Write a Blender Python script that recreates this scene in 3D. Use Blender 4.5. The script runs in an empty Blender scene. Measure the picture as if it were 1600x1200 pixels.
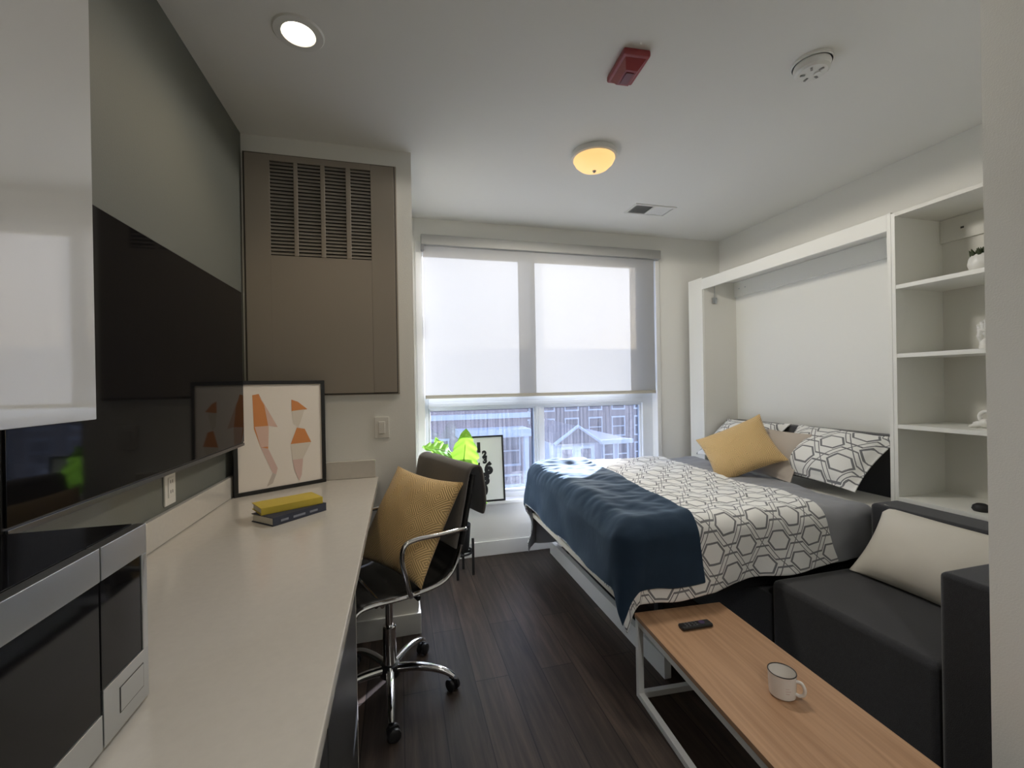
import bpy, bmesh, math, random
from mathutils import Vector, Matrix, noise
random.seed(7)
PI = math.pi
SC = bpy.context.scene
COL = SC.collection

# ------------------------------------------------------------------ camera, world, sun, exposure
def setup_camera():
    yaw, pitch, roll = 0.2571, -0.0017, -0.0175
    f = Vector((math.sin(yaw)*math.cos(pitch), math.cos(yaw)*math.cos(pitch), math.sin(pitch)))
    r = Vector((math.cos(yaw), -math.sin(yaw), 0)); u = r.cross(f)
    r2 = r*math.cos(roll) + u*math.sin(roll); u2 = -r*math.sin(roll) + u*math.cos(roll)
    cam = bpy.data.objects.new('camera', bpy.data.cameras.new('camera')); COL.objects.link(cam)
    cam.data.sensor_width = 36; cam.data.lens = 36*675.88/1600; cam.data.clip_start = .02; cam.data.clip_end = 500
    m = Matrix.Identity(4)
    for i in range(3): m[i][0] = r2[i]; m[i][1] = u2[i]; m[i][2] = -f[i]; m[i][3] = (0, 0, 1.4153)[i]
    cam.matrix_world = m; SC.camera = cam
setup_camera()
SUN_DIR = Vector((.68*.95, .73*.95, .262)).normalized()      # from the room towards the sun
W = bpy.data.worlds.new('World'); SC.world = W; W.use_nodes = True
_bg = W.node_tree.nodes['Background']
_sky = W.node_tree.nodes.new('ShaderNodeTexSky'); _sky.sky_type = 'NISHITA'; _sky.sun_disc = False
_sky.sun_elevation = math.asin(SUN_DIR.z); _sky.sun_rotation = math.atan2(SUN_DIR.x, SUN_DIR.y)
_sky.air_density = 1.0; _sky.dust_density = 3.0; _sky.ozone_density = 1.0
W.node_tree.links.new(_sky.outputs[0], _bg.inputs[0]); _bg.inputs[1].default_value = 0.57
_s = bpy.data.lights.new('sun', 'SUN'); _s.energy = 28; _s.angle = .009; _s.color = (1, .94, .85)
_so = bpy.data.objects.new('sun', _s); COL.objects.link(_so)
_so.rotation_euler = (-SUN_DIR).to_track_quat('-Z', 'Y').to_euler()
_p = bpy.data.lights.new('window_portal', 'AREA'); _p.shape = 'RECTANGLE'; _p.size = 2.1; _p.size_y = 2.1
_p.cycles.is_portal = True
_po = bpy.data.objects.new('window_portal', _p); COL.objects.link(_po); _po.location = (1.25, 3.66, 1.5); _po.rotation_euler = (-PI/2, 0, 0)
SC.view_settings.view_transform = 'Standard'; SC.view_settings.look = 'None'
SC.view_settings.gamma = 1; SC.view_settings.use_curve_mapping = False
SC.view_settings.exposure = 0.74
SC.cycles.use_denoising = True
SC.cycles.max_bounces = 14; SC.cycles.diffuse_bounces = 7; SC.cycles.glossy_bounces = 5
SC.cycles.transparent_max_bounces = 16; SC.cycles.sample_clamp_indirect = 6
SC.cycles.caustics_reflective = False; SC.cycles.caustics_refractive = False
CAN_W, BACK_FILL_W, BOWL_W = 8.0, 43.0, 35.0

# ------------------------------------------------------------------ materials
def nodes_of(m): return m.node_tree.nodes, m.node_tree.links
def mat(name, col, rough=.5, metal=0, spec=.5, bump=None, var=None, sheen=0, coat=0, emit=None, emis=0, sheen_t=None):
    """bump = (scale, strength), var = (scale, amount) noise variation of colour"""
    m = bpy.data.materials.new(name); m.use_nodes = True
    n, l = nodes_of(m); b = n['Principled BSDF']
    c = (*col, 1)
    b.inputs['Base Color'].default_value = c; b.inputs['Roughness'].default_value = rough
    b.inputs['Metallic'].default_value = metal; b.inputs['Specular IOR Level'].default_value = spec
    if sheen_t: b.inputs['Sheen Tint'].default_value = (*sheen_t, 1)
    if sheen: b.inputs['Sheen Weight'].default_value = sheen; b.inputs['Sheen Roughness'].default_value = .4
    if coat: b.inputs['Coat Weight'].default_value = coat; b.inputs['Coat Roughness'].default_value = .05
    if emit: b.inputs['Emission Color'].default_value = (*emit, 1); b.inputs['Emission Strength'].default_value = emis
    if bump or var:
        tc = n.new('ShaderNodeTexCoord')
    if var:
        t = n.new('ShaderNodeTexNoise'); t.inputs['Scale'].default_value = var[0]; t.inputs['Detail'].default_value = 4
        l.new(tc.outputs['Object'], t.inputs['Vector'])
        mx = n.new('ShaderNodeMix'); mx.data_type = 'RGBA'
        mx.inputs[6].default_value = (*[x*(1-var[1]) for x in col], 1); mx.inputs[7].default_value = (*[min(1, x*(1+var[1])) for x in col], 1)
        l.new(t.outputs['Fac'], mx.inputs[0]); l.new(mx.outputs[2], b.inputs['Base Color'])
    if bump:
        t = n.new('ShaderNodeTexNoise'); t.inputs['Scale'].default_value = bump[0]; t.inputs['Detail'].default_value = 3
        l.new(tc.outputs['Object'], t.inputs['Vector'])
        bp = n.new('ShaderNodeBump'); bp.inputs['Strength'].default_value = bump[1]; bp.inputs['Distance'].default_value = .004
        l.new(t.outputs['Fac'], bp.inputs['Height']); l.new(bp.outputs[0], b.inputs['Normal'])
    return m
def mth(n, l, op, a, b=None, c=None):
    x = n.new('ShaderNodeMath'); x.operation = op
    for i, v in enumerate((a, b, c)):
        if v is None: continue
        if isinstance(v, (int, float)): x.inputs[i].default_value = v
        else: l.new(v, x.inputs[i])
    return x.outputs[0]
def mat_floor():
    m = mat('dark_wood_floor', (.06, .045, .035), .45, spec=.26); n, l = nodes_of(m); b = n['Principled BSDF']
    tc = n.new('ShaderNodeTexCoord'); sp = n.new('ShaderNodeSeparateXYZ'); l.new(tc.outputs['Object'], sp.inputs[0])
    cb = n.new('ShaderNodeCombineXYZ'); l.new(sp.outputs['Y'], cb.inputs[0]); l.new(sp.outputs['X'], cb.inputs[1])
    br = n.new('ShaderNodeTexBrick'); l.new(cb.outputs[0], br.inputs['Vector'])
    br.inputs['Scale'].default_value = 1; br.inputs['Brick Width'].default_value = 1.25; br.inputs['Row Height'].default_value = .165
    br.inputs['Mortar Size'].default_value = .0022; br.inputs['Mortar Smooth'].default_value = .1; br.offset = .37
    br.inputs['Color1'].default_value = (.2, .2, .2, 1); br.inputs['Color2'].default_value = (.8, .8, .8, 1); br.inputs['Mortar'].default_value = (0, 0, 0, 1)
    # grain stretched along the boards
    st = n.new('ShaderNodeMapping'); st.inputs['Scale'].default_value = (26, 1.6, 1); l.new(tc.outputs['Object'], st.inputs[0])
    g = n.new('ShaderNodeTexNoise'); g.inputs['Scale'].default_value = 1.3; g.inputs['Detail'].default_value = 8; g.inputs['Roughness'].default_value = .62; g.inputs['Distortion'].default_value = .6
    l.new(st.outputs[0], g.inputs['Vector'])
    g2 = n.new('ShaderNodeTexNoise'); g2.inputs['Scale'].default_value = 2.2; g2.inputs['Detail'].default_value = 3; l.new(tc.outputs['Object'], g2.inputs['Vector'])
    s = mth(n, l, 'ADD', mth(n, l, 'MULTIPLY', g.outputs['Fac'], .75), mth(n, l, 'MULTIPLY', br.outputs['Color'], .28))
    s = mth(n, l, 'ADD', s, mth(n, l, 'MULTIPLY', g2.outputs['Fac'], .22))
    cr = n.new('ShaderNodeValToRGB'); l.new(s, cr.inputs[0]); e = cr.color_ramp.elements
    e[0].position = .38; e[0].color = (.014, .0105, .009, 1); e[1].position = .92; e[1].color = (.100, .070, .053, 1)
    k = e.new(.62); k.color = (.040, .029, .0235, 1)
    mx = n.new('ShaderNodeMix'); mx.data_type = 'RGBA'; mx.blend_type = 'MULTIPLY'; l.new(br.outputs['Fac'], mx.inputs[0]); l.new(cr.outputs[0], mx.inputs[6]); mx.inputs[7].default_value = (.3, .3, .3, 1)
    l.new(mx.outputs[2], b.inputs['Base Color'])
    bp = n.new('ShaderNodeBump'); bp.inputs['Strength'].default_value = .18; bp.inputs['Distance'].default_value = .003
    l.new(g.outputs['Fac'], bp.inputs['Height']); l.new(bp.outputs[0], b.inputs['Normal'])
    return m
def mat_oak():
    m = mat('oak_wood', (.4, .25, .14), .42); n, l = nodes_of(m); b = n['Principled BSDF']
    tc = n.new('ShaderNodeTexCoord'); st = n.new('ShaderNodeMapping'); st.inputs['Scale'].default_value = (30, 1.3, 30); l.new(tc.outputs['Object'], st.inputs[0])
    g = n.new('ShaderNodeTexNoise'); g.inputs['Scale'].default_value = 1.5; g.inputs['Detail'].default_value = 7; g.inputs['Distortion'].default_value = .8; l.new(st.outputs[0], g.inputs['Vector'])
    cr = n.new('ShaderNodeValToRGB'); l.new(g.outputs['Fac'], cr.inputs[0]); e = cr.color_ramp.elements
    e[0].position = .3; e[0].color = (.33, .185, .10, 1); e[1].position = .7; e[1].color = (.47, .285, .165, 1)
    l.new(cr.outputs[0], b.inputs['Base Color']); return m
def mat_trellis(base, line, sx=1.0, name='trellis_print'):
    """white cotton printed with an interlaced grey hexagon trellis, on UVs in metres"""
    m = mat(name, base, .8, spec=.2, sheen=.25); n, l = nodes_of(m); b = n['Principled BSDF']
    uv = n.new('ShaderNodeUVMap'); sp = n.new('ShaderNodeSeparateXYZ'); l.new(uv.outputs[0], sp.inputs[0])
    PX, R_, A, WD = .31*sx, .090*sx, .074*sx, .0070*sx
    mn = None
    for ox, oy in ((0, 0), (PX/4, R_)):
        X = mth(n, l, 'ADD', sp.outputs['X'], ox); Y = mth(n, l, 'ADD', sp.outputs['Y'], oy)
        tri = mth(n, l, 'PINGPONG', mth(n, l, 'DIVIDE', X, PX/2), 1.0)
        tz = mth(n, l, 'MULTIPLY', mth(n, l, 'SUBTRACT', tri, .5), 3.2)
        tz = mth(n, l, 'MULTIPLY', mth(n, l, 'MINIMUM', mth(n, l, 'MAXIMUM', tz, -1), 1), A)
        d = [mth(n, l, 'PINGPONG', mth(n, l, 'ADD', Y, mth(n, l, 'MULTIPLY', tz, sg)), R_) for sg in (1, -1)]
        hx = mth(n, l, 'PINGPONG', X, PX/4); hy = mth(n, l, 'PINGPONG', Y, R_)
        h = mth(n, l, 'MAXIMUM', hy, mth(n, l, 'ADD', mth(n, l, 'MULTIPLY', hx, .75), mth(n, l, 'MULTIPLY', hy, .5)))
        h = mth(n, l, 'ABSOLUTE', mth(n, l, 'SUBTRACT', h, .036*sx))
        for q in (*d, h): mn = q if mn is None else mth(n, l, 'MINIMUM', mn, q)
    f = mth(n, l, 'LESS_THAN', mn, WD/2)
    mx = n.new('ShaderNodeMix'); mx.data_type = 'RGBA'; mx.inputs[6].default_value = (*base, 1); mx.inputs[7].default_value = (*line, 1)
    l.new(f, mx.inputs[0]); l.new(mx.outputs[2], b.inputs['Base Color'])
    t = n.new('ShaderNodeTexNoise'); t.inputs['Scale'].default_value = 9; t.inputs['Detail'].default_value = 4
    bp = n.new('ShaderNodeBump'); bp.inputs['Strength'].default_value = .35; bp.inputs['Distance'].default_value = .02
    tc = n.new('ShaderNodeTexCoord'); l.new(tc.outputs['Object'], t.inputs['Vector']); l.new(t.outputs['Fac'], bp.inputs['Height']); l.new(bp.outputs[0], b.inputs['Normal'])
    return m
def mat_herring(name, col):
    """mustard weave: raised diagonal ribs that turn direction in square blocks"""
    m = mat(name, col, .85, spec=.2, sheen=.3); n, l = nodes_of(m); b = n['Principled BSDF']
    uv = n.new('ShaderNodeUVMap'); sp = n.new('ShaderNodeSeparateXYZ'); l.new(uv.outputs[0], sp.inputs[0])
    B = .055
    cx = mth(n, l, 'FLOOR', mth(n, l, 'DIVIDE', sp.outputs['X'], B)); cy = mth(n, l, 'FLOOR', mth(n, l, 'DIVIDE', sp.outputs['Y'], B))
    par = mth(n, l, 'PINGPONG', mth(n, l, 'ADD', cx, cy), 1)
    sg = mth(n, l, 'SUBTRACT', mth(n, l, 'MULTIPLY', par, 2), 1)
    v = mth(n, l, 'ADD', sp.outputs['X'], mth(n, l, 'MULTIPLY', sp.outputs['Y'], sg))
    h = mth(n, l, 'SINE', mth(n, l, 'MULTIPLY', v, 2*PI/.0125))
    mx = n.new('ShaderNodeMix'); mx.data_type = 'RGBA'; mx.inputs[6].default_value = (*[c*.72 for c in col], 1); mx.inputs[7].default_value = (*[min(1, c*1.12) for c in col], 1)
    l.new(mth(n, l, 'ADD', mth(n, l, 'MULTIPLY', h, .5), .5), mx.inputs[0]); l.new(mx.outputs[2], b.inputs['Base Color'])
    bp = n.new('ShaderNodeBump'); bp.inputs['Strength'].default_value = .35; bp.inputs['Distance'].default_value = .003
    l.new(h, bp.inputs['Height']); l.new(bp.outputs[0], b.inputs['Normal']); return m
def mat_mix_translucent(name, col, tcol, fac, transp=0, gloss=0):
    m = bpy.data.materials.new(name); m.use_nodes = True; n, l = nodes_of(m); n.remove(n['Principled BSDF'])
    out = n['Material Output']
    d = n.new('ShaderNodeBsdfDiffuse'); d.inputs[0].default_value = (*col, 1)
    t = n.new('ShaderNodeBsdfTranslucent'); t.inputs[0].default_value = (*tcol, 1)
    mx = n.new('ShaderNodeMixShader'); mx.inputs[0].default_value = fac; l.new(d.outputs[0], mx.inputs[1]); l.new(t.outputs[0], mx.inputs[2]); o = mx.outputs[0]
    if transp:
        tr = n.new('ShaderNodeBsdfTransparent'); m2 = n.new('ShaderNodeMixShader'); m2.inputs[0].default_value = transp
        l.new(o, m2.inputs[1]); l.new(tr.outputs[0], m2.inputs[2]); o = m2.outputs[0]
    if gloss:
        g = n.new('ShaderNodeBsdfGlossy'); g.inputs[1].default_value = .35; m3 = n.new('ShaderNodeMixShader'); m3.inputs[0].default_value = gloss
        l.new(o, m3.inputs[1]); l.new(g.outputs[0], m3.inputs[2]); o = m3.outputs[0]
    l.new(o, out.inputs[0]); return m
def mat_pane():
    """clear window glass with a dusty, streaked outer face"""
    m = bpy.data.materials.new('dusty_glass'); m.use_nodes = True; n, l = nodes_of(m); n.remove(n['Principled BSDF']); out = n['Material Output']
    tr = n.new('ShaderNodeBsdfTransparent'); tr.inputs[0].default_value = (.70, .75, .87, 1)
    gl = n.new('ShaderNodeBsdfGlossy'); gl.inputs[1].default_value = .02
    a = n.new('ShaderNodeMixShader'); a.inputs[0].default_value = .04; l.new(tr.outputs[0], a.inputs[1]); l.new(gl.outputs[0], a.inputs[2])
    du = n.new('ShaderNodeBsdfTranslucent'); du.inputs[0].default_value = (.50, .55, .74, 1)
    tc = n.new('ShaderNodeTexCoord'); mp = n.new('ShaderNodeMapping'); mp.inputs['Scale'].default_value = (34, 1, .9); l.new(tc.outputs['Object'], mp.inputs[0])
    ns = n.new('ShaderNodeTexNoise'); ns.inputs['Scale'].default_value = 1.6; ns.inputs['Detail'].default_value = 5; l.new(mp.outputs[0], ns.inputs['Vector'])
    f = mth(n, l, 'MULTIPLY', mth(n, l, 'MAXIMUM', mth(n, l, 'SUBTRACT', ns.outputs['Fac'], .3), 0), .085)
    f = mth(n, l, 'ADD', f, .012)
    b = n.new('ShaderNodeMixShader'); l.new(f, b.inputs[0]); l.new(a.outputs[0], b.inputs[1]); l.new(du.outputs[0], b.inputs[2]); l.new(b.outputs[0], out.inputs[0])
    return m
def mat_brick(name, c1, c2):
    m = mat(name, c1, .9); n, l = nodes_of(m); b = n['Principled BSDF']
    tc = n.new('ShaderNodeTexCoord'); sp = n.new('ShaderNodeSeparateXYZ'); l.new(tc.outputs['Object'], sp.inputs[0])
    cb = n.new('ShaderNodeCombineXYZ'); l.new(sp.outputs['X'], cb.inputs[0]); l.new(sp.outputs['Z'], cb.inputs[1])
    br = n.new('ShaderNodeTexBrick'); l.new(cb.outputs[0], br.inputs['Vector']); br.inputs['Scale'].default_value = 1
    br.inputs['Brick Width'].default_value = .25; br.inputs['Row Height'].default_value = .08; br.inputs['Mortar Size'].default_value = .006
    br.inputs['Color1'].default_value = (*c1, 1); br.inputs['Color2'].default_value = (*c2, 1); br.inputs['Mortar'].default_value = (.3, .28, .27, 1)
    l.new(br.outputs['Color'], b.inputs['Base Color']); return m

M = dict(
    wall=mat('white_wall_paint', (.79, .785, .745), .7, spec=.25, bump=(220, .12)),
    ceil=mat('ceiling_paint', (.82, .82, .79), .8, spec=.2),
    grey=mat('grey_wall_paint', (.145, .152, .135), .55, spec=.35, bump=(220, .12)),
    trim=mat('white_trim', (.76, .76, .74), .35),
    panel=mat('beige_panel_paint', (.285, .25, .21), .5),
    slat=mat('grille_dark', (.10, .095, .085), .5),
    gap=mat('dark_gap', (.03, .028, .026), .8),
    floor=mat_floor(), oak=mat_oak(),
    frame=mat('window_vinyl', (.70, .73, .76), .35),
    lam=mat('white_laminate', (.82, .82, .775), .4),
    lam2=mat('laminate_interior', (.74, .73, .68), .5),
    quartz=mat('quartz_counter', (.60, .565, .51), .17, spec=.5, var=(60, .05)),
    gloss=mat('glossy_white_lacquer', (.56, .55, .53), .035, spec=1.0, coat=1),
    darkcab=mat('black_cabinet', (.018, .018, .017), .3),
    tvs=mat('tv_screen', (.006, .006, .007), .05, spec=.14),
    black=mat('black_plastic', (.012, .012, .013), .35),
    mblk=mat('matte_black', (.015, .015, .016), .6),
    bglass=mat('black_glass', (.006, .006, .007), .06, spec=.22),
    steel=mat('brushed_steel', (.55, .57, .58), .32, metal=1, bump=(90, .03)),
    chrome=mat('chrome', (.82, .82, .83), .07, metal=1),
    plate=mat('white_plate', (.70, .68, .63), .35),
    slot=mat('slot_dark', (.05, .05, .05), .6),
    sofa=mat('charcoal_upholstery', (.040, .041, .045), .9, spec=.2, sheen=.35, bump=(420, .5), var=(90, .25)),
    head=mat('grey_upholstery', (.085, .085, .092), .9, spec=.2, sheen=.3, bump=(420, .4)),
    navy=mat('navy_plush', (.018, .036, .064), .8, spec=.2, sheen=.55, sheen_t=(.40, .55, .70), bump=(16, .35), var=(14, .18)),
    gsheet=mat('grey_cotton', (.30, .31, .335), .8, spec=.2, sheen=.2, bump=(11, .35)),
    white=mat('white_cotton', (.74, .73, .69), .85, spec=.2, sheen=.2, bump=(13, .3)),
    beige=mat('beige_linen', (.52, .46, .40), .9, spec=.2, bump=(300, .35)),
    cream=mat('cream_linen', (.66, .63, .56), .9, spec=.2, bump=(14, .25)),
    rail=mat('cream_rail', (.74, .69, .58), .4),
    throw=mat('grey_throw', (.15, .14, .13), .85, spec=.25, sheen=.5, bump=(60, .2)),
    lea=mat('black_leather', (.012, .012, .012), .45, bump=(60, .15)),
    must=mat_herring('mustard_weave', (.70, .49, .235)),
    tre=mat_trellis((.86, .86, .84), (.21, .215, .225), 1.22), 
    trep=mat_trellis((.84, .84, .82), (.20, .205, .215), 1.42, 'trellis_print_sham'),
    wmet=mat('white_metal', (.66, .66, .64), .4),
    enam=mat('white_enamel', (.74, .71, .67), .2, coat=.5),
    rim=mat('black_rim', (.015, .014, .014), .3),
    cera=mat('white_ceramic', (.80, .79, .76), .3),
    soil=mat('succulent_green', (.045, .06, .025), .8),
    red=mat('red_plastic', (.30, .045, .05), .38),
    redd=mat('red_lens', (.16, .025, .03), .3),
    plas=mat('white_plastic', (.76, .76, .73), .4),
    paper=mat('print_paper', (.86, .79, .71), .6),
    ppr2=mat('poster_paper', (.78, .80, .76), .6),
    ink=mat('black_ink', (.012, .012, .012), .6),
    ora=mat('orange_ink', (.70, .27, .085), .6), peach=mat('peach_ink', (.76, .52, .42), .6), pale=mat('pale_ink', (.74, .66, .56), .6),
    pink=mat('pink_ink', (.70, .50, .44), .6), gry=mat('warm_grey_ink', (.60, .53, .47), .6),
    fblk=mat('black_frame', (.010, .010, .010), .4),
    navyb=mat('navy_book_cloth', (.035, .04, .065), .6), yelb=mat('yellow_book_cover', (.62, .47, .055), .5), page=mat('pages', (.66, .62, .52), .9),
    shade=mat_mix_translucent('roller_shade_fabric', (.46, .46, .45), (.29, .288, .278), .30, transp=.010),
    leaf=mat_mix_translucent('leaf_green', (.14, .34, .03), (.22, .46, .04), .5, gloss=.06),
    stem=mat('plant_stem', (.16, .28, .05), .6),
    pane=mat_pane(),
    bowl=mat('frosted_lamp_glass', (.55, .40, .22), .4, emit=(1.0, .60, .22), emis=.62),
    lens=mat('lit_downlight_lens', (.9, .9, .85), .4, emit=(1.0, .86, .64), emis=9),
    bronze=mat('brushed_nickel', (.45, .44, .42), .35, metal=.8),
    brick=mat_brick('purple_brick', (.20, .115, .115), (.16, .09, .095)), brick2=mat_brick('brown_brick', (.17, .13, .12), (.13, .10, .095)),
    hwhite=mat('white_siding', (.68, .70, .74), .7), hgrey=mat('grey_siding', (.38, .40, .44), .7), roof=mat('roof_shingle', (.13, .12, .13), .9),
    hglass=mat('house_window', (.05, .06, .08), .1), road=mat('asphalt', (.16, .16, .17), .9), tree=mat('foliage_dark', (.035, .06, .03), .9), bark=mat('bark', (.06, .045, .035), .9),
)

# ------------------------------------------------------------------ builders
FR = {}; KEEP = set()
def obj(name, bm, m, parent=None, world=True, smooth=35):
    me = bpy.data.meshes.new(name)
    if parent is not None and world and parent.name in FR: bm.transform(FR[parent.name].inverted())
    if id(bm) in KEEP: KEEP.discard(id(bm))
    else: bmesh.ops.recalc_face_normals(bm, faces=bm.faces[:])
    bm.to_mesh(me); bm.free()
    for x in (m if isinstance(m, (list, tuple)) else [m]): me.materials.append(x)
    if smooth:
        me.polygons.foreach_set('use_smooth', [True]*len(me.polygons)); me.set_sharp_from_angle(angle=math.radians(smooth))
    o = bpy.data.objects.new(name, me); COL.objects.link(o)
    if smooth == 35:
        wn = o.modifiers.new('weighted_normals', 'WEIGHTED_NORMAL'); wn.keep_sharp = True
    if parent is not None:
        o.parent = parent
        if parent.name in FR: FR[o.name] = FR[parent.name]
    return o
def thing(name, label, cat, loc=(0, 0, 0), rotz=0, group=None):
    o = bpy.data.objects.new(name, None); COL.objects.link(o); o.empty_display_size = .1
    o.location = loc; o.rotation_euler = (0, 0, rotz); FR[o.name] = Matrix.Translation(loc) @ Matrix.Rotation(rotz, 4, 'Z')
    return tag(o, label, cat, group)
def tag(o, label, cat, group=None):
    o['label'] = label; o['category'] = cat
    if group: o['group'] = group
    return o
def struct(o): o['kind'] = 'structure'; return o
def local(o): return FR[o.name]
def BM(): return bmesh.new()
def box(bm, x0, x1, y0, y1, z0, z1, bev=0, seg=2, mi=0, mtx=None):
    v = [bm.verts.new((x, y, z)) for x in (x0, x1) for y in (y0, y1) for z in (z0, z1)]
    fs = [bm.faces.new([v[i] for i in q]) for q in ((0, 1, 3, 2), (4, 6, 7, 5), (0, 4, 5, 1), (2, 3, 7, 6), (0, 2, 6, 4), (1, 5, 7, 3))]
    for f in fs: f.material_index = mi
    vs = set(v)
    if bev:
        es = list({e for f in fs for e in f.edges})
        r = bmesh.ops.bevel(bm, geom=es, offset=bev, segments=seg, profile=.5, affect='EDGES')
        vs = set(r['verts']) | {x for x in v if x.is_valid}
        for f in {f for x in vs for f in x.link_faces}: f.material_index = mi
    if mtx is not None:
        bmesh.ops.transform(bm, matrix=mtx, verts=list(vs))
    return vs
def bx(*a, **k): bm = BM(); box(bm, *a, **k); return bm
def tube(bm, pts, r, seg=10, closed=False, cap=True, mi=0):
    pts = [Vector(p) for p in pts]; n = len(pts); rings = []; prev = None
    for i, p in enumerate(pts):
        if closed: t = (pts[(i+1) % n]-pts[i-1])
        else: t = pts[min(i+1, n-1)]-pts[max(i-1, 0)]
        t.normalize()
        if prev is None:
            up = Vector((0, 0, 1)) if abs(t.z) < .9 else Vector((1, 0, 0)); a = t.cross(up).normalized()
        else:
            a = (prev-t*prev.dot(t)).normalized()
        prev = a; b = t.cross(a); rr = r[i] if isinstance(r, (list, tuple)) else r
        rings.append([bm.verts.new(p+a*math.cos(2*PI*k/seg)*rr+b*math.sin(2*PI*k/seg)*rr) for k in range(seg)])
    for i in range(n if closed else n-1):
        A, B = rings[i], rings[(i+1) % n]
        for k in range(seg): bm.faces.new((A[k], A[(k+1) % seg], B[(k+1) % seg], B[k])).material_index = mi
    if cap and not closed:
        bm.faces.new(rings[0][::-1]).material_index = mi; bm.faces.new(rings[-1]).material_index = mi
def smooth_path(pts, k=6):
    """Catmull-Rom through pts"""
    P = [Vector(p) for p in pts]; out = []
    for i in range(len(P)-1):
        a, b, c, d = P[max(i-1, 0)], P[i], P[i+1], P[min(i+2, len(P)-1)]
        for j in range(k):
            t = j/k; out.append(.5*((2*b)+(c-a)*t+(2*a-5*b+4*c-d)*t*t+(3*b-a-3*c+d)*t**3))
    out.append(P[-1]); return out
def lathe(bm, prof, c=(0, 0, 0), seg=32, mi=0, flip=False):
    """prof = [(r,z)...], closed to the axis where r = 0"""
    rings = []
    for r, z in prof:
        if r < 1e-6: rings.append([bm.verts.new((c[0], c[1], c[2]+z))])
        else: rings.append([bm.verts.new((c[0]+r*math.cos(2*PI*k/seg), c[1]+r*math.sin(2*PI*k/seg), c[2]+z)) for k in range(seg)])
    for A, B in zip(rings, rings[1:]):
        for k in range(seg):
            a, b = A[k % len(A)], A[(k+1) % len(A)]; d, e = B[(k+1) % len(B)], B[k % len(B)]
            q = [];  [q.append(x) for x in (a, b, d, e) if x not in q]
            if len(q) > 2:
                try: bm.faces.new(q).material_index = mi
                except ValueError: pass
def prism(bm, poly, y0, y1, axis='y', mi=0):
    """extrude a polygon given in two coordinates along the third axis"""
    def P(a, b, d): return {'y': (a, d, b), 'x': (d, a, b), 'z': (a, b, d)}[axis]
    A = [bm.verts.new(P(a, b, y0)) for a, b in poly]; B = [bm.verts.new(P(a, b, y1)) for a, b in poly]; n = len(poly)
    bm.faces.new(A[::-1]).material_index = mi; bm.faces.new(B).material_index = mi
    for i in range(n): bm.faces.new((A[i], A[(i+1) % n], B[(i+1) % n], B[i])).material_index = mi
def sheet(bm, nu, nv, fn, uvfn=None, wrap=False):
    """grid surface fn(i/nu, j/nv) -> Vector, with UVs"""
    uvl = bm.loops.layers.uv.verify()
    V = [[bm.verts.new(fn(i/nu, j/nv)) for j in range(nv+1)] for i in range(nu+1)]
    for i in range(nu):
        for j in range(nv):
            f = bm.faces.new((V[i][j], V[i+1][j], V[i+1][j+1], V[i][j+1]))
            if uvfn:
                for lp, (a, b) in zip(f.loops, ((i, j), (i+1, j), (i+1, j+1), (i, j+1))): lp[uvl].uv = uvfn(a/nu, b/nv)
    return V
def nz(x, y, z=0., s=1.): return noise.noise(Vector((x*s, y*s, z*s)))
def pillow_bm(w, h, t, n=26, pinch=.05, flange=0, seed=0, uvs=1.0, crease=.006):
    """a stuffed cushion lying in its local xy plane, centre at the origin"""
    bm = BM(); uvl = bm.loops.layers.uv.verify()
    def pt(i, j, s):
        u, v = 2*i/n-1, 2*j/n-1
        u = math.copysign(1-(1-abs(u))**1.15, u); v = math.copysign(1-(1-abs(v))**1.15, v)
        x = w/2*u*(1-pinch*(1-v*v)*abs(u)); y = h/2*v*(1-pinch*(1-u*u)*abs(v))
        fx = max(0, 1-abs(u)/(1-flange)) if flange else 1-abs(u); fy = max(0, 1-abs(v)/(1-flange)) if flange else 1-abs(v)
        z = t/2*(min(1, 1-(1-fx)**2.2)**.55)*(min(1, 1-(1-fy)**2.2)**.55) if fx > 0 and fy > 0 else 0
        z += crease*nz(x*9, y*9, seed+s*3)*min(1, z/(t*.2+1e-6))
        if z < .003: z = .003 if flange else z
        return Vector((x, y, s*z)), (x*uvs+seed*.137, y*uvs+seed*.071)
    grids = []
    for s in (1, -1):
        G = []
        for i in range(n+1):
            row = []
            for j in range(n+1):
                p, q = pt(i, j, s); edge = i in (0, n) or j in (0, n)
                row.append((bm.verts.new(p), q))
            G.append(row)
        grids.append(G)
        for i in range(n):
            for j in range(n):
                q = (G[i][j], G[i+1][j], G[i+1][j+1], G[i][j+1])
                f = bm.faces.new([a[0] for a in (q if s > 0 else q[::-1])])
                for lp, a in zip(f.loops, (q if s > 0 else q[::-1])): lp[uvl].uv = a[1]
    # close the rim
    rim = [(i, 0) for i in range(n)]+[(n, j) for j in range(n)]+[(i, n) for i in range(n, 0, -1)]+[(0, j) for j in range(n, 0, -1)]
    for k in range(len(rim)):
        a, b = rim[k], rim[(k+1) % len(rim)]
        q = [grids[0][b[0]][b[1]], grids[0][a[0]][a[1]], grids[1][a[0]][a[1]], grids[1][b[0]][b[1]]]
        f = bm.faces.new([x[0] for x in q])
        for lp, x in zip(f.loops, q): lp[uvl].uv = x[1]
    bmesh.ops.remove_doubles(bm, verts=bm.verts[:], dist=.0004)
    return bm
def frame_from(c, xaxis, yaxis):
    x = Vector(xaxis).normalized(); z = x.cross(Vector(yaxis)).normalized(); y = z.cross(x)
    m = Matrix.Identity(4)
    for i in range(3): m[i][0] = x[i]; m[i][1] = y[i]; m[i][2] = z[i]; m[i][3] = c[i]
    return m

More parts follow.
